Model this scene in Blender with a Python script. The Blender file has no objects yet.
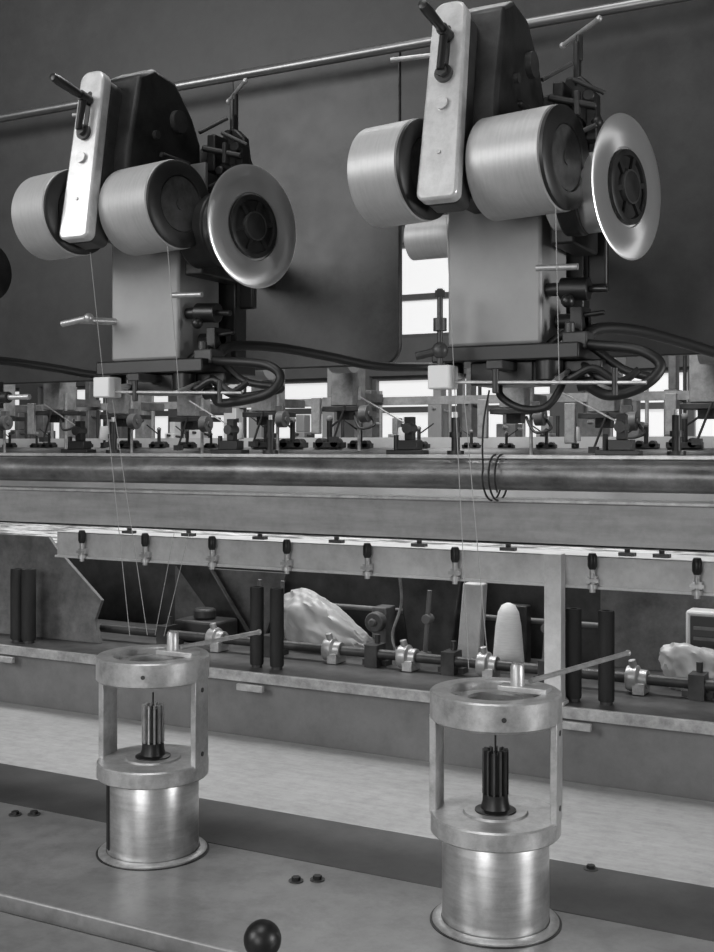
import bpy, bmesh, math, random
from mathutils import Vector, Matrix, noise
random.seed(11)
H=1.38
TH=math.radians(27.8)
scene=bpy.context.scene
scene.view_settings.view_transform='Standard'
COL=scene.collection

# ---------------------------------------------------------------- materials
def lin(v): return ((v+0.055)/1.055)**2.4 if v>0.04045 else v/12.92
def mat(name,g,rough=0.5,metal=0.0,var=0.0,scale=8.0,stretch=(1,1,1),bump=0.0,bscale=60.0,rvar=0.0,aniso=0,alpha=1,r0=.3,r1=.7,tangent=None,grime=0):
    m=bpy.data.materials.new(name); m.use_nodes=True
    nt=m.node_tree; b=nt.nodes['Principled BSDF']
    l=lin(g); b.inputs['Base Color'].default_value=(l,l,l,1)
    b.inputs['Roughness'].default_value=rough; b.inputs['Metallic'].default_value=metal
    b.inputs['Anisotropic'].default_value=aniso
    b.inputs['Alpha'].default_value=alpha
    if tangent:
        tn=nt.nodes.new('ShaderNodeTangent'); tn.direction_type='RADIAL'; tn.axis=tangent
        nt.links.new(tn.outputs['Tangent'],b.inputs['Tangent'])
    if var>0 or bump>0 or rvar>0:
        tc=nt.nodes.new('ShaderNodeTexCoord'); mp=nt.nodes.new('ShaderNodeMapping')
        mp.inputs['Scale'].default_value=stretch
        nt.links.new(tc.outputs['Object'],mp.inputs['Vector'])
        n=nt.nodes.new('ShaderNodeTexNoise'); n.inputs['Scale'].default_value=scale
        n.inputs['Detail'].default_value=6; n.inputs['Roughness'].default_value=0.65
        nt.links.new(mp.outputs['Vector'],n.inputs['Vector'])
        if var>0:
            r=nt.nodes.new('ShaderNodeValToRGB')
            a=lin(max(0.0,g-var)); c=lin(min(1.0,g+var))
            r.color_ramp.elements[0].position=r0; r.color_ramp.elements[1].position=r1
            r.color_ramp.elements[0].color=(a,a,a,1); r.color_ramp.elements[1].color=(c,c,c,1)
            nt.links.new(n.outputs['Fac'],r.inputs['Fac']); out=r.outputs['Color']
            if grime>0:
                g2=nt.nodes.new('ShaderNodeTexNoise'); g2.inputs['Scale'].default_value=scale*.6+20; g2.inputs['Detail'].default_value=9; g2.inputs['Roughness'].default_value=.8
                nt.links.new(tc.outputs['Object'],g2.inputs['Vector'])
                mr=nt.nodes.new('ShaderNodeMapRange'); mr.inputs['From Min'].default_value=.35; mr.inputs['From Max'].default_value=.55
                mr.inputs['To Min'].default_value=1-grime; mr.inputs['To Max'].default_value=1
                nt.links.new(g2.outputs['Fac'],mr.inputs['Value'])
                mx=nt.nodes.new('ShaderNodeMix'); mx.data_type='RGBA'; mx.blend_type='MULTIPLY'; mx.inputs['Factor'].default_value=1
                nt.links.new(out,mx.inputs['A']); nt.links.new(mr.outputs['Result'],mx.inputs['B']); out=mx.outputs['Result']
            nt.links.new(out,b.inputs['Base Color'])
        if rvar>0:
            mr=nt.nodes.new('ShaderNodeMapRange')
            mr.inputs['To Min'].default_value=max(0.02,rough-rvar); mr.inputs['To Max'].default_value=min(1,rough+rvar)
            nt.links.new(n.outputs['Fac'],mr.inputs['Value']); nt.links.new(mr.outputs['Result'],b.inputs['Roughness'])
        if bump>0:
            n2=nt.nodes.new('ShaderNodeTexNoise'); n2.inputs['Scale'].default_value=bscale; n2.inputs['Detail'].default_value=4
            nt.links.new(mp.outputs['Vector'],n2.inputs['Vector'])
            bp=nt.nodes.new('ShaderNodeBump'); bp.inputs['Strength'].default_value=bump; bp.inputs['Distance'].default_value=0.002
            nt.links.new(n2.outputs['Fac'],bp.inputs['Height']); nt.links.new(bp.outputs['Normal'],b.inputs['Normal'])
    return m
def emit(name,g,s):
    m=bpy.data.materials.new(name); m.use_nodes=True
    b=m.node_tree.nodes['Principled BSDF']; l=lin(g)
    b.inputs['Base Color'].default_value=(l,l,l,1); b.inputs['Emission Color'].default_value=(l,l,l,1)
    b.inputs['Emission Strength'].default_value=s
    return m
M=dict(
 roller=mat('satin_roller_metal',.68,.42,.25,.025,30,(12,1,1),.03,80,grime=.08),
 brushed=mat('brushed_aluminium',.80,.34,.82,.05,20,(1,1,8),.05,60,grime=.2),
 alu=mat('cast_aluminium',.74,.38,.55,.06,30,(1,1,1),.15,90,grime=.3),
 chrome=mat('dull_polished_steel',.52,.34,.8,.06,12,(.6,4,4)),
 disc=mat('turned_bright_metal',.92,.28,.82,.02,6,(40,1,1),aniso=.85,tangent='X'),
 cream=mat('cream_enamel',.80,.28,0.3,.06,30,grime=.2),
 house=mat('grey_enamel_housing',.58,.45,0.05,.02,10,bump=.03,grime=.06),
 black=mat('black_plastic',.10,.38,0,.02,30),
 rubber=mat('black_rubber',.09,.5),
 dark=mat('dark_oily_steel',.14,.45,.3,.07,25,bump=.2),
 dark2=mat('dark_grey_steel',.23,.45,.3,.08,18,bump=.1),
 cap=mat('dark_end_cap',.12,.45,.1,.03,30),
 capin=mat('grey_cap_insert',.24,.45,.3,.08,60),
 panel=mat('dark_hood_panel',.17,.42,.1,.06,18,(1,1,1),.12,25,rvar=.12,grime=.4),
 panel2=mat('darker_hood_panel',.13,.44,.1,.05,12,bump=.12,bscale=25,rvar=.1,grime=.35),
 pipe=mat('worn_steel_pipe',.45,.36,.5,.15,9,(1,2,2),.2,40,rvar=.15,grime=.3),
 beam=mat('grey_painted_beam',.52,.5,.05,.06,14,(.3,3,3),.08,50,grime=.2),
 rail=mat('pale_grey_rail',.80,.45,.05,.05,16,bump=.08,grime=.15),
 ledge=mat('grey_painted_ledge',.43,.5,0,.04,8,bump=.05,grime=.15),
 shelfd=mat('dark_shelf',.27,.5,.1,.08,20,bump=.05),
 lip=mat('worn_pale_edge',.64,.45,.2,.1,30,grime=.3),
 deck=mat('smooth_grey_deck',.52,.34,.12,.05,9,bump=.1,bscale=70,rvar=.12,grime=.25),
 deck_shade=mat('painted_shade_deck_strip',.27,.42,.1,.05,9,bump=.03,grime=.25),  # shade band on the deck put into the base colour, plus random grime
 deckl=mat('pale_worn_deck_strip',.61,.5,.05,.035,30,(.6,3,1),.2,70,grime=.2),
 white=mat('white_ceramic',.86,.35),
 bag=mat('white_polythene',.82,.3,0,.06,9,bump=.6,bscale=18,alpha=.75),
 cone=mat('white_yarn_cone',.92,.7,0,.04,60,(1,1,8),.2,120,alpha=.9),
 tube=mat('dark_tube_cloth',.12,.7,0,.04,60,(1,1,.3),.3,120),
 thread=mat('pale_yarn',.62,.7),
 panell=mat('mottled_grey_side_plate',.44,.5,.1,.07,26,bump=.1,grime=.25),
 inner=mat('dark_cabinet',.25,.6,0,.08,12,grime=.2),
 inner2=mat('grey_machine_part',.40,.5,.1,.08,20,grime=.2),
 top=mat('cluttered_pale_top',.56,.6,0,.28,22,(.6,2,1),r0=.42,r1=.56),
 wall=mat('painted_wall',.5,.8,0,.04,2),
 floor=mat('concrete_floor',.42,.6,0,.06,3,bump=.1),
 ceil=mat('ceiling_paint',.5,.9,0,.03,2),
 frame=mat('window_frame_paint',.45,.5,0,.03,10),
 pane=emit('daylit_frosted_glass',.9,.85),
 screen=mat('dark_screen',.2,.35,0,.03,10),
 pale=mat('pale_painted_part',.56,.5,0,.09,20,grime=.25),
 sheet=mat('white_painted_sheet',.78,.5,0,.05,6),
)

# ---------------------------------------------------------------- mesh helpers
class B:
    def __init__(s): s.bm=bmesh.new()
    def box(s,x0,x1,y0,y1,z0,z1,rot=None):
        r=bmesh.ops.create_cube(s.bm,size=1)
        c=Vector(((x0+x1)/2,(y0+y1)/2,(z0+z1)/2))
        for v in r['verts']:
            v.co=Vector((v.co.x*(x1-x0),v.co.y*(y1-y0),v.co.z*(z1-z0)))
            if rot is not None: v.co=rot@v.co
            v.co+=c
        return s
    def cyl(s,p0,p1,r0,r1=None,seg=24):
        p0=Vector(p0);p1=Vector(p1); r1=r0 if r1 is None else r1
        d=(p1-p0); q=d.to_track_quat('Z','Y').to_matrix().to_4x4()
        bmesh.ops.create_cone(s.bm,cap_ends=True,segments=seg,radius1=r0,radius2=r1,depth=d.length,
            matrix=Matrix.Translation((p0+p1)/2)@q)
        return s
    def lathe(s,prof,axis='Z',seg=64,center=(0,0,0),closed=False):
        c=Vector(center); rings=[]
        for (r,h) in prof:
            if r<1e-6:
                p=Vector((0,0,h)) if axis=='Z' else Vector((h,0,0))
                rings.append([s.bm.verts.new(c+p)])
            else:
                ring=[]
                for i in range(seg):
                    a=2*math.pi*i/seg
                    p=Vector((r*math.cos(a),r*math.sin(a),h)) if axis=='Z' else Vector((h,r*math.cos(a),r*math.sin(a)))
                    ring.append(s.bm.verts.new(c+p))
                rings.append(ring)
        pairs=list(zip(rings[:-1],rings[1:]))
        if closed: pairs.append((rings[-1],rings[0]))
        for a,b in pairs:
            for i in range(seg):
                j=(i+1)%seg
                if len(a)==1 and len(b)==1: continue
                if len(a)==1: s.bm.faces.new((a[0],b[i],b[j]))
                elif len(b)==1: s.bm.faces.new((a[i],a[j],b[0]))
                else: s.bm.faces.new((a[i],a[j],b[j],b[i]))
        return s
    def poly(s,pts,axis,d0,d1):
        def P(p,d):
            if axis=='Y': return Vector((p[0],d,p[1]))
            if axis=='X': return Vector((d,p[0],p[1]))
            return Vector((p[0],p[1],d))
        a=[s.bm.verts.new(P(p,d0)) for p in pts]; b=[s.bm.verts.new(P(p,d1)) for p in pts]
        n=len(pts)
        s.bm.faces.new(a); s.bm.faces.new(list(reversed(b)))
        for i in range(n):
            j=(i+1)%n; s.bm.faces.new((a[i],b[i],b[j],a[j]))
        return s
    def tube(s,pts,r,seg=10,sub=8):
        P=[Vector(p) for p in pts]
        path=[]
        if len(P)>2:
            for i in range(len(P)-1):
                p0=P[max(i-1,0)];p1=P[i];p2=P[i+1];p3=P[min(i+2,len(P)-1)]
                for k in range(sub):
                    t=k/sub
                    path.append(0.5*((2*p1)+(-p0+p2)*t+(2*p0-5*p1+4*p2-p3)*t*t+(-p0+3*p1-3*p2+p3)*t**3))
            path.append(P[-1])
        else: path=P
        prev=None; nrm=None
        for i,p in enumerate(path):
            t=(path[min(i+1,len(path)-1)]-path[max(i-1,0)]).normalized()
            if nrm is None: nrm=t.orthogonal().normalized()
            else: nrm=(nrm-t*nrm.dot(t)).normalized()
            bn=t.cross(nrm)
            ring=[s.bm.verts.new(p+r*(math.cos(2*math.pi*k/seg)*nrm+math.sin(2*math.pi*k/seg)*bn)) for k in range(seg)]
            if prev:
                for k in range(seg):
                    j=(k+1)%seg; s.bm.faces.new((prev[k],prev[j],ring[j],ring[k]))
            else: s.bm.faces.new(ring)
            prev=ring
        s.bm.faces.new(list(reversed(prev)))
        return s
    def sphere(s,c,r,seg=24,sc=(1,1,1)):
        bmesh.ops.create_uvsphere(s.bm,u_segments=seg,v_segments=seg//2,radius=r,
            matrix=Matrix.Translation(Vector(c))@Matrix.Diagonal((sc[0],sc[1],sc[2],1)))
        return s
    def obj(s,name,m,parent=None,loc=(0,0,0),rot=(0,0,0),bevel=0.0,label=None,smooth=True):
        bmesh.ops.recalc_face_normals(s.bm,faces=s.bm.faces)
        me=bpy.data.meshes.new(name); s.bm.to_mesh(me); s.bm.free()
        me.materials.append(M[m])
        if smooth:
            me.polygons.foreach_set('use_smooth',[True]*len(me.polygons))
            me.set_sharp_from_angle(angle=math.radians(35))
        o=bpy.data.objects.new(name,me); COL.objects.link(o)
        o.location=loc; o.rotation_euler=rot
        if parent: o.parent=parent
        if bevel>0:
            b=o.modifiers.new('bevel','BEVEL'); b.width=bevel; b.segments=2; b.limit_method='ANGLE'; b.angle_limit=math.radians(40)
        if label: o['label']=label
        return o
def top(o,label,cat,group=None):
    o['label']=label; o['category']=cat
    if group: o['group']=group
    return o
def thing(name,loc,label,cat,group=None):
    e=bpy.data.objects.new(name,None); e.empty_display_size=.03; COL.objects.link(e); e.location=loc
    return top(e,label,cat,group)
def struct(o): o['kind']='structure'; return o
def copy_thing(root,loc,skip=()):
    def rec(o,par):
        c=o.copy(); COL.objects.link(c)
        if par is not None: c.parent=par
        for ch in o.children:
            if ch.name.split('.')[0] not in skip: rec(ch,c)
        return c
    c=rec(root,None); c.location=loc
    return c

# ---------------------------------------------------------------- room shell
struct(B().box(-11,4,-3,7.2,-.1,0).obj('floor','floor'))
struct(B().box(-11,4,-3,7.2,4.0,4.1).obj('ceiling','ceil'))
struct(B().box(-11.1,-11,-3,7.2,0,4).obj('wall_left','wall'))
WB=-9.8
w=B()
w.box(-11,4,7.0,7.2,0,1.25).box(-11,4,7.0,7.2,1.85,2.10).box(-11,4,7.0,7.2,2.75,4.0).box(-11,WB,7.0,7.2,1.25,1.85).box(-11,WB,7.0,7.2,2.10,2.75)
x=WB
while x<4:
    w.box(x,x+.2,7.0,7.2,1.25,1.85); w.box(x,x+.2,7.0,7.2,2.10,2.75); x+=1.5
struct(w.obj('wall_back','wall'))
x=WB; n=1
while x<2.4:
    for (z0,z1) in ((1.25,1.85),(2.10,2.75)):
        x0,x1=x+.2,x+1.5
        e=bpy.data.objects.new('window_%d'%n,None); COL.objects.link(e); e.location=(0,0,0); struct(e)
        struct(B().box(x0,x1,7.10,7.12,z0,z1).obj('pane','pane',e))
        f=B()
        f.box(x0,x0+.03,7.05,7.10,z0,z1).box(x1-.03,x1,7.05,7.10,z0,z1).box(x0,x1,7.055,7.10,z0,z0+.03).box(x0,x1,7.055,7.10,z1-.03,z1)
        if z0<2: f.box((x0+x1)/2-.02,(x0+x1)/2+.02,7.05,7.10,z0,z1).box(x0,x1,7.055,7.10,1.60,1.64)
        else: f.box(x0,x1,7.055,7.10,2.36,2.40)
        struct(f.obj('sash','frame',e)); n+=1
    x+=1.5

# ---------------------------------------------------------------- machine bed with deck
X0,X1=-3.4,.55
bed=thing('machine_bed',(0,0,0),'long grey machine bed with smooth deck and pale worn strip','machine')
B().box(X0,X1,.80,2.34,0,.775).obj('base_cabinet','ledge',bed,bevel=.004)
B().box(X0,X1,1.10,1.385,.775,.80).obj('deck_plate','deck',bed,bevel=.003)
B().box(X0,X1,1.387,1.557,.775,.7985).obj('shade_band_strip','deck_shade',bed,bevel=.002)  # separate darker plate, painted as the shade band across the deck
B().box(X0,X1,1.559,1.934,.775,.7975).obj('worn_strip','deckl',bed,bevel=.002,label='pale worn strip')
B().box(X0,X1,.78,1.09,.76,.785).obj('front_apron','deck',bed,bevel=.006)
B().box(X0,X1,1.936,1.955,.775,.910).obj('rear_upstand','ledge',bed,bevel=.002)
B().box(X0,X1,1.932,2.34,.918,.926).obj('shelf','shelfd',bed,bevel=.001,label='dark ledge shelf')
B().box(X0,X1,1.922,1.932,.908,.928).obj('shelf_edge','lip',bed,bevel=.001,label='worn pale shelf edge')
B().box(X0,X1,1.957,2.34,.775,.917).obj('shelf_body','inner',bed)
Zd=.80; Zs=.926

first=None
for (px,py) in ((-.785,1.315),(-.762,1.332),(-1.315,1.345),(-1.29,1.36),(-.452,1.545),(-1.19,1.66)):
    if first is None:
        first=thing('hex_bolt',(px,py,Zd),'small dark bolt sitting on the grey deck','bolt','bolts on the deck')
        B().cyl((0,0,0),(0,0,.0015),.010,seg=24).obj('washer','dark2',first)
        B().cyl((0,0,.0015),(0,0,.006),.006,seg=6).obj('bolt_head','dark',first)
    else: copy_thing(first,(px,py,Zd if py<1.38 else .798))

lv=thing('lever_knob',(-.637,1.0,.785),'black ball knob on a short steel stem','knob')
B().cyl((0,0,0),(0,0,.07),.006).cyl((0,0,0),(0,0,.006),.014).obj('stem','alu',lv)
B().sphere((0,0,.087),.0195,32).cyl((0,0,.064),(0,0,.074),.009).obj('ball','black',lv)

# ---------------------------------------------------------------- spindle pots
def pot(x,slot):
    t=thing('spindle_pot',(x,1.32,Zd),'open-framed aluminium spindle pot with ring top'+(' and dark side slot' if slot else ' and plain cylinder'),'spindle','spindle pots on the deck')
    B().lathe([(.066,0),(.077,0),(.077,.003),(.074,.005),(.066,.005)],seg=96,closed=True).obj('base_flange','alu',t)
    B().lathe([(.077,0),(.080,0),(.080,.001),(.077,.001)],seg=96,closed=True).obj('base_gasket','dark',t)
    B().lathe([(.0,.001),(.064,.001),(.065,.004),(.065,.106),(.063,.110),(0,.110)],seg=96).obj('pot_cylinder','brushed',t)
    B().lathe([(0,.109),(.077,.109),(.079,.111),(.079,.130),(.077,.132),(.040,.132),(.038,.1345),(0,.1345)],seg=96).obj('middle_plate','alu',t)
    for sg in (-1,1):
        st=B().box(.070,.0785,-.019,.019,.128,.250).obj('frame_strap','alu',t,(0,0,0),(0,0,math.radians(8+(0 if sg>0 else 180))),bevel=.001)
        B().cyl((.0785,0,.145),(.0795,0,.145),.0035,seg=12).cyl((.0785,0,.235),(.0795,0,.235),.0035,seg=12).obj('strap_screw','dark2',st)
    B().lathe([(.056,.246),(.077,.246),(.080,.249),(.080,.279),(.078,.281),(.058,.281),(.056,.279)],seg=96,closed=True).obj('top_ring','alu',t)
    B().lathe([(.034,.268),(.048,.268),(.048,.272),(.034,.272)],seg=64,closed=True).box(-.058,-.045,-.008,.008,.266,.273).box(.045,.058,-.008,.008,.266,.273).box(-.008,.008,.045,.058,.266,.273).obj('inner_ring','alu',t)
    B().box(.000,.062,.006,.028,.279,.286).obj('guide_bridge','alu',t,bevel=.001)
    B().lathe([(0,.284),(.0085,.284),(.0085,.309),(.007,.312),(.003,.312),(.003,.308),(0,.308)],seg=32,center=(.022,.017,0)).obj('guide_bush','alu',t)
    sp=B().lathe([(0,.134),(.025,.134),(.025,.136),(.018,.138),(.016,.146),(.0155,.152),(.0155,.155),(.0118,.156),(.0118,.204),(.005,.204),(.004,.200),(0,.200)],seg=48).cyl((0,0,.198),(0,0,.226),.0013,seg=8).obj('spindle_hub','black',t)
    f=B()
    for i in range(12):
        a=2*math.pi*(i+.5)/12; R=Matrix.Rotation(a,3,'Z')
        c=R@Vector((.0128,0,0))
        f.box(c.x-.0032,c.x+.0032,c.y-.0012,c.y+.0012,.155,.209,rot=R)
    f.obj('spindle_fins','alu' if slot else 'dark2',sp)
    ar=math.radians(-62); d=Vector((math.cos(ar),math.sin(ar),0))
    B().cyl(d*.0785+Vector((0,0,.263)),d*.0805+Vector((0,0,.263)),.003,seg=12).obj('ring_screw','dark2',t)
    if slot:
        R=Matrix.Rotation(math.radians(236),3,'Z'); c=R@Vector((.0645,0,0))
        B().box(c.x-.002,c.x+.002,c.y-.0055,c.y+.0055,.012,.104,rot=R).obj('side_slot','black',t)
    return t
pot(-1.026,True); pot(-.505,False)

for (a,b) in (((-.472,1.354),(-.415,1.60)),((-.995,1.343),(-.969,1.511))):
    o=B().cyl((0,0,0),(b[0]-a[0],b[1]-a[1],0),.0033,seg=16).sphere((b[0]-a[0],b[1]-a[1],0),.0045,12).obj('guide_rod','alu',None,(a[0],a[1],Zd+.289))
    top(o,'thin steel guide rod reaching back from a spindle pot','rod','guide rods')

# ---------------------------------------------------------------- machine frame
for i,xx in enumerate((X0-.06,X1)):
    o=B().box(0,.06,1.56,2.34,0,2.45).obj('end_frame','dark2',None,(xx,0,0),bevel=.003)
    top(o,'tall dark steel end frame of the machine','frame','machine end frames')

top(B().cyl((X0,1.60,H-.044),(X1,1.60,H-.044),.0225,seg=48).obj('guide_pipe','pipe'),'thick worn steel pipe running along the machine','pipe')
top(B().box(X0,X1,1.597,1.627,H-.0205,H-.0145).obj('flat_bar','alu',bevel=.001),'thin pale flat bar lying along the pipe','bar')
bm=thing('cross_beam',(0,0,0),'grey painted channel beam beneath the steel pipe','beam')
B().box(X0,X1,1.60,1.606,H-.146,H-.084).box(X0,X1,1.60,1.66,H-.146,H-.141).obj('channel','beam',bm,bevel=.0015)
B().box(X0,X1,1.597,1.66,H-.084,H-.079).obj('beam_top_edge','lip',bm,bevel=.001)
o=B().cyl((X0,1.70,H+.653),(X1,1.70,H+.653),.0085,seg=24).obj('overhead_rod','chrome')
top(o,'long thin polished overhead rod','rod')

rl=B().box(-1.80,X1,1.97,1.973,H-.251,H-.194).box(-1.80,X1,1.97,2.05,H-.197,H-.194).box(-1.80,X1,1.962,1.97,H-.251,H-.246).obj('clamp_rail','rail',bevel=.001)
top(rl,'pale grey sheet metal rail carrying small clamps','rail')
o=B().box(-.650,-.619,1.935,1.960,Zs,H-.19).box(-.655,-.614,1.932,1.965,Zs,Zs+.006).obj('support_post','rail',bevel=.0015)
top(o,'pale grey square post standing on the ledge','post')
first=None
for xx in (-1.717,-1.543,-1.37,-1.19,-1.010,-.828,-.570,-.392):
    if first is None:
        first=thing('toggle_clamp',(xx,1.958,H-.25),'small metal clamp with black knob on the pale rail','clamp','clamps along the pale rail')
        B().box(-.008,.008,-.004,.012,.010,.022).cyl((0,0,-.006),(0,0,.034),.0052,seg=16).cyl((0,0,.0),(0,0,.008),.009,seg=20).box(-.012,.012,-.006,-.002,.012,.018).obj('clamp_body','alu',first)
        B().lathe([(0,.034),(.006,.034),(.0085,.040),(.0085,.056),(.006,.062),(0,.063)],seg=20).obj('clamp_knob','black',first)
    else: copy_thing(first,(xx,1.958,H-.25))
nb=None
for xx in (-1.62,-1.46,-1.28,-1.10,-.92,-.74,-.52,-.46):
    if nb is None:
        nb=B().box(-.014,.014,-.008,.008,0,.006).cyl((0,0,.006),(0,0,.013),.005,seg=6).obj('rail_nut','dark2',None,(xx,2.00,H-.194)); top(nb,'small dark nut and plate on top of the rail','nut','nuts on the pale rail')
    else:
        c=nb.copy(); COL.objects.link(c); c.location=(xx,2.00,H-.194)

def hood(x0,x1,y,z0,z1,m,lab,notch=False):
    r=.035; pts=[(x0,z1)]
    if notch:
        pts+= [(x0,z0)]+[(x1-r+r*math.sin(a),z0+r-r*math.cos(a)) for a in [math.pi/2*k/6 for k in range(7)]]+[(x1,z1)]
    else: pts+=[(x0,z0),(x1,z0),(x1,z1)]
    o=B().poly(pts,'Y',y,y+.012).obj('hood_panel',m,None,bevel=.003)
    return top(o,lab,'panel')
ZR=H+.672
hood(X0,-1.182,1.758,H+.125,ZR-.001,'panel2','wide dark painted hood panel behind the winding heads')
hood(-1.180,-.841,1.75,H+.135,ZR-.001,'panel','dark grey smudged hood panel with a rounded lower corner',True)
o=B().poly([(X0,ZR),(-.840,ZR),(-.840,H+.37),(-.730,H+.37),(-.730,H+.135),(X1,H+.135),(X1,2.45),(X0,2.45)],'Y',1.75,1.762).obj('hood_panel','panel2',None,bevel=.002)
top(o,'wide dark glossy stepped hood panel with cables below','panel')

# ---------------------------------------------------------------- winding heads
def head(x,var):
    t=thing('winding_head',(x,1.30,H),{'a':'winding head with cream bracket, chrome flange and side guide pin','b':'winding head with cream bracket, chrome flange and upright screw'}[var],'winding head','winding heads')
    ra=.008 if var=='a' else 0; da=.184 if var=='a' else .163
    B().box(-.060,.060,0,.10,.120,.30).obj('motor_housing','house',t,bevel=.004)
    B().box(-.075,.11,-.015,.12,.100,.119).box(-.03,.05,.0,.07,.072,.10).cyl((.07,.0,.075),(.07,.0,.10),.016).cyl((-.055,.01,.085),(-.055,.01,.10),.012).box(.08,.13,.01,.05,.085,.10).obj('base_plate','black',t,bevel=.002)
    cb_x=-.046+(.018 if var=='a' else 0)
    B().box(cb_x-.014,cb_x+.014,-.060,-.032,.066,.094).cyl((cb_x,-.034,.08),(cb_x,.01,.085),.004,seg=12).obj('ceramic_block','white',t,bevel=.002,label='white ceramic thread guide block')
    def roller(nm,loc,L):
        r=.0585
        ro=B().lathe([(0,0),(r-.002,0),(r,.002),(r,L-.006),(r-.002,L-.004),(r-.007,L-.004)],axis='X',seg=96).obj(nm,'roller',t,loc,(0,0,math.radians(-9)))
        cp=B().lathe([(r-.0015,L-.005),(r-.001,L),(r-.004,L+.002),(.038,L+.002),(.037,L-.001),(0,L-.001)],axis='X',seg=96).obj('end_cap','cap',ro)
        B().lathe([(.036,L-.001),(.036,L+.0005),(.008,L+.0005),(.008,L+.0015),(0,L+.0015)],axis='X',seg=64).obj('cap_insert','capin',cp)
        return ro
    roller('feed_roller',(-.118+ra,-.080,.317),.073)
    roller('feed_roller',(.018+ra*.3,-.055,.317),.096)
    d=B().lathe([(0,-.085),(.046,-.085),(.046,-.005),(.060,-.004),(.080,-.002),(.0825,-.0005),(.080,.0008),(.060,.0),(.046,-.001),(.045,-.003),(0,-.003)],axis='X',seg=128).obj('flanged_spool','disc',t,(da,0,.293),(0,0,math.radians(-13)))
    hb=B().lathe([(.0425,-.004),(.0425,.002),(.040,.003),(.036,.003),(.035,-.001),(.020,-.001),(.018,.005),(.010,.006),(0,.006)],axis='X',seg=64)
    for i in range(6):
        R=Matrix.Rotation(math.pi/3*i+.2,3,'X'); c=R@Vector((0,.027,0))
        hb.box(-.001,.0025,c.y-.009,c.y+.009,c.z-.003,c.z+.003,rot=R)
    hbo=hb.obj('spool_hub','dark',d)
    B().lathe([(.0195,-.001),(.0195,.0055),(.0175,.0055),(.0175,-.001)],axis='X',seg=48,closed=True).obj('hub_ring','dark2',hbo)
    B().box(.07,.100,.0,.10,.235,.335).cyl((.03,.06,.30),(.105,.06,.30),.036,seg=40).cyl((.09,.0,.293),(da-.05,.0,.293),.050,seg=40).obj('spool_carrier','dark',t,bevel=.003)
    tilt=math.radians(-10)
    pts=[]
    W0,W1,Hh=.0245,.0205,.236
    for k in range(7):
        a=math.pi/2*k/6; pts.append((W0-.010+.010*math.sin(a),.010-.010*math.cos(a)))
    for k in range(9):
        a=math.pi/2*k/8; pts.append((W1-.015+.015*math.cos(a),Hh-.015+.015*math.sin(a)))
    pts=pts+[(-p[0],p[1]) for p in reversed(pts)]
    br=B().poly(pts,'Y',0,.018).obj('bracket_plate','cream',t,(-.016+ra*.5,-.136,.272),(tilt,0,0),bevel=.003,label='cream enamelled bracket plate')
    B().poly([(p[0]*.90+.001,p[1]*.98) for p in pts],'Y',.018,.045).obj('bracket_body','dark2',br,bevel=.002)
    B().box(-.004,.004,-.0006,.003,.140,.202).cyl((0,-.0006,.202),(0,.003,.202),.004,seg=16).obj('lever_slot','black',br)
    B().cyl((0,0,.147),(0,-.005,.147),.0105,seg=32).cyl((0,-.005,.147),(0,-.011,.147),.0065,seg=6).obj('clamp_bolt','dark2',br)
    B().cyl((0,0,.112),(0,-.004,.112),.0075,seg=32).obj('pivot_bolt','alu',br)
    B().cyl((0,0,.055),(0,-.0015,.055),.0025,seg=12).obj('small_screw','alu',br)
    cr=B().cyl((0,-.013,.147),(.002,-.013,.192),.0042,.0052,seg=16).cyl((.002,-.002,.192),(.002,-.020,.192),.007,seg=20).obj('crank_arm','black',br)
    B().lathe([(0,0),(.0045,0),(.0055,.01),(.0062,.045),(.005,.055),(0,.057)],seg=24).obj('crank_handle','black',cr,(.002,-.018,.192),(math.radians(90),0,0))
    # tall dark gear case rising behind the bracket
    B().poly([(-.085,.28),(.09,.28),(.09,.44),(.07,.475),(.03,.515),(-.02,.522),(-.052,.505),(-.075,.40)],'X',-.028,.034).box(-.035,.040,-.01,.06,.40,.41).obj('gear_case','dark',t,bevel=.006)
    B().cyl((.034,.03,.46),(.042,.03,.46),.016,seg=28).cyl((.034,-.02,.43),(.040,-.02,.43),.006,seg=12).cyl((.034,.05,.40),(.040,.05,.40),.006,seg=12).obj('case_cover','dark2',t)
    B().poly([(-.01,.30),(.095,.26),(.100,.40),(.090,.425),(.086,.455),(.070,.470),(.05,.470),(.045,.45),(.012,.452),(-.01,.43)],'Y',.125,.140).obj('back_casting','panel2',t,bevel=.003)
    B().box(.044,.058,.09,.125,.40,.455).cyl((.066,.10,.40),(.066,.125,.40),.014,seg=28).cyl((.066,.088,.40),(.066,.10,.40),.007,seg=20).box(.082,.096,.105,.125,.38,.44).cyl((.04,.085,.435),(.098,.10,.420),.0045,seg=14).cyl((.088,.095,.435),(.088,.125,.435),.008,seg=20).sphere((.098,.10,.40),.007,16).obj('lever_linkage','dark',t,bevel=.002)
    B().cyl((.045,.086,.375),(.10,.092,.395),.003,seg=10).cyl((.07,.09,.455),(.108,.10,.435),.003,seg=10).box(.072,.078,.088,.10,.41,.44).cyl((.03,.09,.46),(.06,.12,.485),.003,seg=10).obj('thin_levers','dark2',t,bevel=.001)
    B().box(-.10,-.06,.09,.449,.285,.33).box(-.10,.03,.085,.12,.285,.35).obj('mounting_arm','panel2',t,bevel=.003)
    B().box(.035,.075,.12,.15,.10,.38).box(.080,.105,.12,.132,.20,.40).obj('rear_column','panel2',t,bevel=.003)
    B().box(.060,.067,.125,.140,.455,.515).cyl((.066,.132,.49),(.066,.132,.524),.0045,seg=16).obj('upright_bracket','dark',t,bevel=.002)
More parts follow.
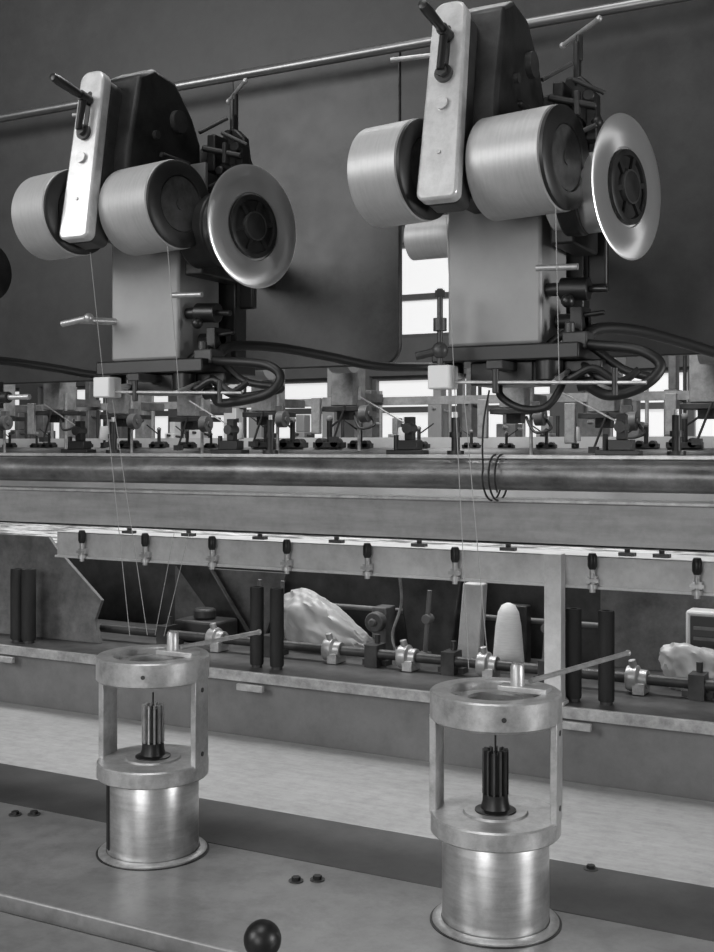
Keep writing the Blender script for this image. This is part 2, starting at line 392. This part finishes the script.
    B().cyl((.035,.16,.524),(.098,.11,.532),.0030,seg=12).sphere((.098,.11,.532),.0042,12).sphere((.035,.16,.524),.0042,12).obj('tee_handle','alu',t)
    B().box(.036,.066,.055,.062,.355,.405).obj('side_plate','ledge',t,bevel=.001)
    B().box(-.078,-.028,.05,.06,.482,.490).box(-.080,-.072,.04,.065,.465,.498).obj('side_clamp','dark',t,bevel=.001)
    B().cyl((-.055,.045,.496),(-.145,.015,.490),.0030,seg=12).cyl((-.076,.06,.485),(-.074,.05,.496),.004,seg=10).obj('cross_pin','alu',t)
    B().cyl((.060,.02,.185),(.078,.02,.185),.008,seg=24).cyl((.078,.02,.185),(.112,.02,.183),.0135,seg=32).cyl((.112,.02,.183),(.136,.015,.181),.004,seg=16).sphere((.092,.0,.168),.008,16).obj('side_spindle','black',t,bevel=.001)
    B().cyl((.058,-.012,.207),(.108,-.012,.205),.0038,seg=16).obj('side_rod','alu',t)
    B().cyl((.062,.05,.15),(.100,.05,.15),.009,seg=20).box(.085,.100,.03,.07,.125,.165).cyl((.100,.04,.155),(.125,.04,.157),.003,seg=10).obj('side_bracket','dark',t,bevel=.001)
    B().cyl((-.03,-.045,.074),(.195,-.045,.068),.0020,seg=10).cyl((.09,-.045,.071),(.09,.02,.09),.003,seg=10).obj('guide_bar','alu',t)
    B().cyl((.02,-.045,.060),(.02,-.045,.090),.004,seg=12).box(.010,.030,-.05,-.0,.088,.098).obj('bar_fitting','dark2',t,bevel=.001)
    B().cyl((.16,-.045,.055),(.16,-.045,.085),.0035,seg=12).obj('bar_pin','dark2',t)
    if var=='a':
        B().cyl((-.106,-.05,.172),(-.058,-.05,.178),.0045,seg=16).cyl((-.075,-.05,.176),(-.05,.01,.178),.005,seg=16).sphere((-.058,-.05,.178),.007,16).obj('guide_pin','alu',t)
    else:
        B().cyl((-.048,-.05,.095),(-.048,-.05,.185),.0035,seg=16).cyl((-.048,-.05,.135),(-.048,-.05,.150),.008,seg=20).cyl((-.048,-.05,.175),(-.048,-.05,.183),.006,seg=6).cyl((-.075,-.06,.105),(-.048,-.05,.112),.005,seg=16).sphere((-.048,-.05,.112),.010,16).obj('upright_screw','dark2',t)
        B().lathe([(.018,-.035),(.027,-.03),(.027,.03),(.018,.035),(.017,.03),(.017,-.03)],axis='X',seg=48,center=(-.10,.05,.266),closed=True).cyl((-.12,.05,.266),(-.05,.05,.266),.005,seg=16).obj('curved_guard','roller',t)
        B().tube([(.0,.02,.075),(.01,.0,.058),(.04,-.01,.043),(.07,-.01,.045),(.085,.0,.070),(.08,.02,.09)],.0045,12).obj('hanging_hose','rubber',t)
    ex=.03 if var=='a' else 0
    B().tube([(.06,.03,.105),(.09,.02,.118),(.135,.0,.114),(.180+ex,-.01,.106),(.202+ex,-.01,.088),(.185+ex,-.02,.066),(.15,-.02,.056),(.12,-.0,.066),(.09,.02,.088)],.0062,12).obj('hose_loop','rubber',t)
    B().tube([(.05,.02,.11),(.085,.03,.135),(.11,.03,.118),(.15,.03,.088),(.185+ex,.02,.076),(.165,.0,.066),(.13,.0,.078),(.10,.02,.10)],.0052,12).obj('hose_loop','rubber',t)
    B().tube([(.06,.0,.095),(.09,-.01,.075),(.125,-.01,.088),(.155,-.01,.072),(.175,.0,.085)],.0045,10).cyl((.105,.0,.07),(.125,.0,.072),.008,seg=16).obj('small_hose','dark',t)
    B().box(.085,.115,.0,.03,.112,.132).cyl((.09,.015,.13),(.09,.015,.145),.006,seg=12).obj('cable_clamp','dark2',t,bevel=.002)
    B().tube([(.10,.03,.115),(.11,.05,.138),(.14,.12,.142),(.175,.22,.134),(.21,.31,.124),(.25,.42,.128),(.33,.44,.132),(.37,.445,.131)],.0072,12).obj('power_cable','rubber',t)
    return t
h1=head(-1.026,'a'); h2=head(-.500,'b')
h3=copy_thing(h1,(-1.574,1.30,H),skip=('mounting_arm','flanged_spool','back_casting'))
h3['label']='winding head with dark end disc, next along the machine'
B().lathe([(0,-.14),(.035,-.14),(.045,-.06),(.048,-.01),(.048,0),(.040,.003),(0,.003)],axis='X',seg=48).obj('end_disc','dark',h3,(.240,0,.268),(0,0,math.radians(-12)))
B().cyl((.12,-.045,.070),(.335,-.045,.070),.0085,seg=20).box(.20,.23,-.03,.05,.058,.100).obj('long_fitting','dark',h3,bevel=.001)
B().cyl((.335,-.045,.070),(.375,-.045,.070),.004,seg=12).obj('fitting_tip','alu',h3)

# ---------------------------------------------------------------- neighbouring machine behind
RY=3.6
rd=None
for k,xx in enumerate((-4.0,-3.66,-3.32,-2.98,-2.64,-2.30,-1.96,-1.32,-1.02,-.70)):
    if rd is None:
        rd=thing('rear_winding_head',(xx,RY,H),'grey winding head on the neighbouring machine behind','winding head','winding heads of the machine behind')
        B().box(-.045,.045,0,.10,.13,.30).obj('motor_housing','pale',rd,bevel=.004)
        B().box(-.07,.08,-.02,.12,.11,.128).box(-.02,.03,0,.05,.08,.11).obj('base_plate','dark2',rd,bevel=.002)
        B().lathe([(0,0),(.056,0),(.058,.004),(.058,.08),(.040,.083),(0,.083)],axis='X',seg=40,center=(.0,-.06,.30)).obj('feed_roller','roller',rd)
        B().cyl((.06,.02,-.03),(.06,.02,.20),.006,seg=12).obj('support_rod','alu',rd)
        B().box(-.115,-.080,-.02,.0,.03,.16).obj('side_plate','pale',rd,bevel=.003)
        B().cyl((-.02,-.03,.0),(.03,-.03,.13),.004,seg=10).box(-.03,.0,-.04,-.02,.0,.02).obj('thread_lever','dark2',rd)
        B().cyl((.09,-.02,.10),(.12,-.02,.10),.030,seg=24).cyl((.08,-.02,.10),(.125,-.02,.10),.010,seg=12).box(.07,.10,-.01,.01,.10,.15).obj('guide_wheel','inner2',rd,bevel=.001)
        B().tube([(.05,0,.10),(.09,-.03,.05),(.14,-.02,.06),(.12,0,.09)],.005,8).obj('hose_loop','dark2',rd)
        B().box(-.03,.03,.08,.27,.15,.18).obj('mounting_arm','inner2',rd)
    else: copy_thing(rd,(xx,RY,H+random.uniform(-.03,.02)),skip=random.choice([(),('thread_lever',),('side_plate','guide_wheel'),('guide_wheel',),('hose_loop','side_plate')]))
o=B().box(-6,.3,RY+.275,RY+.30,H+.15,H+.18).obj('back_rail','pale'); top(o,'pale rail carrying heads of the neighbouring machine','rail')
o=B().cyl((-6,RY+.15,H-.03),(.3,RY+.15,H-.03),.02).obj('guide_pipe','beam'); top(o,'steel pipe of the neighbouring machine','pipe')
o=B().box(-6,.3,RY+.13,RY+.22,H-.12,H-.055).obj('cross_beam','pale'); top(o,'pale beam of the neighbouring machine','beam')
o=B().box(-6,.3,RY+.45,RY+.47,0,H+.030).obj('guard_sheet','sheet'); top(o,'long white painted guard sheet behind the neighbouring machine','panel')
for xx in (-6.06,.3):
    o=B().box(0,.06,RY,RY+.47,0,H+.4).obj('end_frame','dark2',None,(xx,0,0)); top(o,'end frame of the neighbouring machine','frame','rear machine end frames')
sp0=None; pk0=None
for k in range(26):
    xx=-3.98+.135*k+random.uniform(-.05,.05)
    if k%5==1:
        if sp0 is None:
            sp0=thing('yarn_spool',(xx,RY+.15,H-.01),'small white yarn spool on a peg, neighbouring machine','yarn spool','spools on the machine behind')
            B().lathe([(0,.03),(.022,.03),(.024,.035),(.018,.085),(.016,.09),(0,.09)],seg=24).obj('yarn_body','cone',sp0)
            B().cyl((0,0,0),(0,0,.105),.006,seg=12).cyl((0,0,0),(0,0,.02),.016,seg=16).obj('peg','dark',sp0)
        else:
            c=copy_thing(sp0,(xx,RY+.15,H-.01)); s=random.uniform(.7,1.15); c.scale=(s,s,s)
    else:
        if pk0 is None:
            pk0=thing('guide_peg',(xx,RY+.15,H-.01),'small grey thread guide carriage, neighbouring machine','peg','pegs on the machine behind')
            B().box(-.04,.04,-.015,.015,0,.014).cyl((0,0,.014),(0,0,.07),.007,seg=12).cyl((-.02,-.015,.012),(-.02,.015,.012),.012,seg=16).cyl((.022,-.015,.012),(.022,.015,.012),.012,seg=16).cyl((.0,0,.05),(-.06,0,.09),.003,seg=8).obj('peg_body','dark2',pk0,bevel=.001)
            B().sphere((0,0,.072),.009,12).obj('peg_tip','pale',pk0)
        else:
            c=copy_thing(pk0,(xx,RY+.15,H-.01)); s=random.uniform(.7,1.5); c.scale=(s*random.choice((1,-1)),s,s)
wb=thing('workbench',(-3.0,4.75,0),'long pale workbench near the windows','workbench')
B().box(-2.6,2.4,-.25,.25,H-.10,H-.06).obj('bench_top','pale',wb,bevel=.003)
for sx in (-2.55,-1.3,0,1.3,2.32):
    B().box(sx,sx+.06,-.2,-.14,0,H-.10).obj('leg','dark2',wb)
for k in range(27):
    xx=-5.35+.18*k+random.uniform(-.03,.03); hh=random.uniform(.18,.50); ww=random.uniform(.02,.055)
    m_=random.choice(['pale','panell','white','inner2','panell','house'])
    c=thing('machine_unit',(xx,4.75,H-.06),{'pale':'small pale machine unit on the workbench','panell':'small mottled grey machine unit on the workbench','white':'small white machine unit on the workbench','inner2':'small grey steel machine unit on the workbench','house':'small grey machine unit on the workbench'}[m_],'machine unit','machine units on the workbench')
    B().box(-ww,ww,-.05,.05,0,hh*.6).box(-ww*.5,ww*.7,-.03,.03,hh*.6,hh).obj('unit_body',m_,c,bevel=.004)
    B().cyl((ww+.02,0,0),(ww+.02,0,hh*random.uniform(.7,1.2)),.008,seg=12).cyl((ww+.02,0,hh*.5),(-ww*.2,-.06,hh*.55),.006,seg=10).obj('unit_rod',random.choice(['dark2','alu']),c)

# ---------------------------------------------------------------- thread guides on the pipe
fa=fb=None
for k in range(5):
    xa=-1.748+.33*k; xb=xa+.078
    if fa is None:
        fa=thing('guide_carriage',(xa,1.61,H-.0145),'black thread guide carriage with small roller on the flat bar','thread guide','thread guide carriages')
        B().box(-.034,.028,-.012,.014,0,.007).box(-.016,.018,-.010,.012,.007,.022).obj('carriage_base','black',fa,bevel=.001)
        B().box(-.005,.009,-.006,.006,.022,.058).cyl((-.022,0,.006),(-.022,0,.030),.004,seg=10).obj('carriage_upright','dark',fa,bevel=.001)
        B().cyl((.002,-.014,.040),(.002,.010,.040),.008,seg=24).obj('carriage_roller','dark2',fa)
        B().cyl((.0,.0,.045),(-.085,.0,.090),.0014,seg=10).obj('stay_rod','alu',fa)
        fb=thing('guide_peg',(xb,1.61,H-.0145),'dark upright peg with collar on the flat bar','peg','guide pegs')
        B().cyl((0,0,0),(0,0,.006),.013,seg=20).cyl((0,0,.006),(0,0,.056),.0065,seg=16).cyl((0,0,.026),(0,0,.034),.0095,seg=16).obj('peg_shaft','dark',fb)
        B().cyl((0,0,.056),(0,0,.064),.0035,seg=12).obj('peg_tip','alu',fb)
    else:
        copy_thing(fa,(xa,1.61,H-.0145)); copy_thing(fb,(xb,1.61,H-.0145))
wp=[(-.612,1.575,H+.08),(-.618,1.570,H+.04),(-.620,1.568,H+.0)]
for k in range(36):
    a=math.radians(60)+k*math.pi/8
    wp.append((-.620+.0006*k, 1.60-.034*math.sin(a), H-.048+.034*math.cos(a)))
o=B().tube(wp,.0015,8,3).obj('wire_loop','rubber')
top(o,'thin dark wire curling in a loop round the pipe','wire')

# ---------------------------------------------------------------- threads
def th(*P):
    b=B()
    for p,q in zip(P[:-1],P[1:]): b.cyl(p,q,.0005,seg=6)
    top(b.obj('yarn_thread','thread'),'fine pale yarn running down to a spindle pot','thread','yarn threads')
for hx in (-1.026,-.500):
    th((hx-.025,1.215,H+.262),(hx-.038,1.315,H-.275))
    th((hx+.105,1.215,H+.262),(hx+.098,1.25,H+.070))
    th((hx-.02,1.255,H+.064),(hx-.018,1.33,H-.275))
th((-1.196,1.597,H-.150),(-1.034,1.335,H-.275))
th((-1.165,1.597,H-.150),(-1.018,1.335,H-.275))

# ---------------------------------------------------------------- things on the ledge
ft=None
for xx in (-1.933,-1.899,-1.278,-1.230,-.612,-.553):
    if ft is None:
        ft=thing('cloth_covered_roll',(xx,1.985,Zs),'slim dark cloth-covered roll standing upright on the ledge','roll','dark rolls on the ledge')
        B().lathe([(0,.006),(.0135,.006),(.0142,.010),(.0142,.160),(.0135,.164),(.007,.164),(.007,.156),(0,.156)],seg=32).obj('roll_body','tube',ft)
        B().cyl((0,0,0),(0,0,.006),.011,seg=24).obj('roll_foot','dark2',ft)
        ft.scale=(1.15,1.15,1.03)
    else:
        c=copy_thing(ft,(xx,1.985,Zs))
        if xx>-1.5: c.scale=(1,1,1)
tg=None
for xx in (-1.25,-.59,-1.91):
    if tg is None:
        tg=B().box(-.03,.03,-.010,0,-.016,-.003).obj('edge_clip','lip',None,(xx,1.922,Zs-.018),bevel=.001)
        top(tg,'small pale metal clip under the ledge edge','clip','clips under the ledge')
    else:
        c=tg.copy(); COL.objects.link(c); c.location=(xx,1.922,Zs-.018)
sh=thing('drive_shaft',(0,2.10,H-.427),'dark steel shaft with bright clamp collars','shaft')
B().cyl((-1.78,0,0),(X1,0,0),.010,seg=24).obj('shaft_rod','dark2',sh)
for xx in (-1.157,-.985,-.813,-.522,-1.45,-.30):
    B().lathe([(.010,-.024),(.022,-.024),(.024,-.018),(.024,-.004),(.017,0),(.017,.014),(.010,.014)],axis='X',seg=32,center=(xx,0,0),closed=True).box(xx-.010,xx+.012,-.022,.022,-.026,-.005).cyl((xx-.008,0,0),(xx-.014,-.006,.034),.007,seg=16).obj('clamp_collar','alu',sh,bevel=.001)
for xx in (-1.60,-1.32,-1.07,-.90,-.70,-.42):
    B().box(xx-.014,xx+.014,-.012,.03,-.027,.018).box(xx-.03,xx+.024,.01,.04,-.027,-.016).cyl((xx,.02,-.02),(xx,.02,.036),.006,seg=10).obj('shaft_bearing','dark2',sh)
part=lambda o,lab,cat: top(o,lab,cat)
part(B().poly([(-1.07,Zs),(-.97,Zs),(-.945,H-.28),(-1.10,H-.28)],'Y',2.27,2.30).obj('tapered_panel','dark2',bevel=.004),'dark tapered panel behind the shaft','panel')
part(B().poly([(-.945,Zs),(-.895,Zs),(-.885,H-.29),(-.93,H-.29)],'Y',2.24,2.27).obj('upright_plate','rail',bevel=.003),'pale upright metal plate behind the shaft','plate')
part(B().box(-1.145,-1.11,2.24,2.29,Zs,Zs+.10).cyl((-1.128,2.24,Zs+.07),(-1.128,2.215,Zs+.07),.022).cyl((-1.128,2.215,Zs+.07),(-1.128,2.205,Zs+.07),.009).obj('gear_housing','inner2',bevel=.003),'grey gear housing with a round boss','housing')
part(B().box(-.86,-.80,2.27,2.30,Zs,Zs+.12).cyl((-.83,2.27,Zs+.08),(-.83,2.25,Zs+.08),.015).obj('gear_housing','dark2',bevel=.003),'small dark gear housing behind the yarn cone','housing')
part(B().poly([(-1.72,Zs),(-1.46,Zs),(-1.40,H-.30),(-1.72,H-.30)],'Y',2.30,2.31).obj('gusset_plate','inner2'),'grey slanted gusset plate','plate')
part(B().poly([(-1.70,H-.28),(-1.60,H-.28),(-1.47,Zs),(-1.54,Zs)],'Y',2.26,2.275).obj('sloping_plate','dark2',bevel=.002),'dark sloping plate behind the shaft','plate')
part(B().box(-1.62,-1.50,2.16,2.25,Zs,Zs+.05).cyl((-1.56,2.20,Zs+.05),(-1.56,2.20,Zs+.075),.026).obj('small_motor','dark2',bevel=.006),'small dark motor box standing on the shelf','motor')
part(B().tube([(-1.0,2.08,H-.26),(-1.03,2.15,H-.33),(-1.06,2.17,H-.40),(-1.04,2.16,Zs+.006)],.003,8).obj('loose_wire','lip'),'thin pale wire hanging behind the rail','wire')
part(B().cyl((-1.70,2.315,H-.37),(-.66,2.315,H-.37),.006).obj('back_rod','ledge'),'thin grey rod across the back of the ledge','rod')
for xx in (-1.42,-1.36,-1.0,-.74):
    o=B().cyl((0,0,0),(.012,0,.15),.005).box(-.012,.012,-.01,.01,0,.02).cyl((.008,-.012,.09),(.008,.012,.09),.010).obj('link_rod','ledge',None,(xx,2.20,Zs),bevel=.001); top(o,'slim grey upright link rod with a pivot','rod','link rods behind the shaft')

def bagobj(name,loc,r,sc,lab,slope=0):
    b=B(); bmesh.ops.create_icosphere(b.bm,subdivisions=5,radius=r)
    zmin=-r*sc[2]*.6
    for v in b.bm.verts:
        p=v.co/r
        n=noise.noise(p*1.3+Vector(loc)); n2=1-abs(noise.noise(Vector((p.x*1.2+p.z*.8,p.y*1.5,p.z*.6-p.x*.4))*2.2))*2; n3=1-abs(noise.noise(p*5.5))*2
        v.co*=1+.22*n+.10*(n2-.5)+.03*n3
        v.co=Vector((v.co.x*sc[0],v.co.y*sc[1],v.co.z*sc[2]))
        if v.co.z>zmin: v.co.z=zmin+(v.co.z-zmin)*max(.15,1-slope*(p.x+.35))
        if v.co.z<zmin: v.co.z=zmin
    o=b.obj(name,'bag',None,(loc[0],loc[1],loc[2]-zmin))
    return top(o,lab,'bag')
bagobj('plastic_bag',(-1.25,2.22,Zs),.086,(1.25,.6,.95),'limp white plastic bag lying behind the shaft',.42)
bagobj('plastic_bag',(-.42,2.18,Zs),.058,(1.3,.6,.95),'crumpled white bag in front of a small box',.3)
o=B().lathe([(0,0),(.030,0),(.033,.005),(.031,.03),(.026,.09),(.021,.118),(.014,.131),(.005,.136),(0,.136)],seg=48).obj('yarn_cone','cone',None,(-.81,2.19,Zs)); top(o,'short round-topped white cone of yarn behind the shaft','yarn cone')
cb=thing('control_box',(-.39,2.26,Zs),'small pale framed box with a dark front and slats','control box')
B().box(-.085,.09,0,.05,0,.135).obj('case','white',cb,bevel=.006)
B().box(-.075,.08,-.004,.004,.04,.126).obj('front_panel','screen',cb,bevel=.001)
for i in range(3): B().box(-.068,.073,-.008,-.003,.060+.020*i,.066+.020*i).obj('slat','panell',cb)
cb=thing('rear_cabinet',(0,0,0),'dark cabinet with a pale top behind the ledge','cabinet')
B().box(X0,X1,2.36,2.95,0,H-.275).obj('cabinet_body','inner',cb,bevel=.003)
B().box(X0,X1,2.35,2.96,H-.275,H-.262).obj('cabinet_top','top',cb,bevel=.002)
o=B().poly([(-3.2,H-.21),(-1.90,H-.215),(-1.872,H-.245),(-1.74,H-.355),(-1.76,H-.40),(-1.745,H-.454),(-3.2,H-.454)],'Y',2.05,2.06).obj('side_plate_panel','panell',bevel=.001); top(o,'mottled grey steel side plate with a slanted edge','panel')
o=B().box(-.66,X1,2.325,2.34,Zs,H-.29).obj('rear_plate','panell',bevel=.001); top(o,'grey steel plate at the back of the ledge','panel')

# ---------------------------------------------------------------- lights
def area(name,loc,tgt,size,e,sy=None):
    l=bpy.data.lights.new(name,'AREA'); l.energy=e; l.size=size
    if sy: l.shape='RECTANGLE'; l.size_y=sy
    o=bpy.data.objects.new(name,l); COL.objects.link(o); o.location=loc
    o.rotation_euler=(Vector(tgt)-Vector(loc)).to_track_quat('-Z','Y').to_euler()
area('light_main',(-2.8,-1.4,2.6),(-.9,1.5,.9),1.5,60,1.5)
area('light_right',(1.35,1.25,1.40),(-.8,1.35,1.6),.5,17)  # unseen light, added to put highlights on the spool discs
area('light_low',(-.6,-1.6,1.5),(-.9,1.9,.9),1.2,22)
area('light_top',(-.8,.4,3.8),(-.8,1.3,.8),1.4,27)
area('light_middle',(-2.0,2.55,3.4),(-1.9,3.8,1.2),3.0,70,.5)  # unseen light between the rows, added to brighten the rear heads
area('light_rear',(-2.2,5.0,3.7),(-1.2,2.2,1.0),2.2,28,1.5)
area('light_deck',(-1.0,2.25,2.9),(-1.0,1.80,.8),2.6,17,.2)
wd=bpy.data.worlds.new('world'); wd.use_nodes=True; scene.world=wd
wd.node_tree.nodes['Background'].inputs['Color'].default_value=(.5,.5,.5,1)
wd.node_tree.nodes['Background'].inputs['Strength'].default_value=.34

# ---------------------------------------------------------------- camera
cd=bpy.data.cameras.new('camera'); cam=bpy.data.objects.new('camera',cd); COL.objects.link(cam)
cam.location=(0,0,H); cam.rotation_euler=(math.pi/2,0,TH)
cd.sensor_fit='VERTICAL'; cd.sensor_height=36; cd.lens=1150/952*36; cd.shift_y=-31/952
cd.clip_start=.05
scene.camera=cam
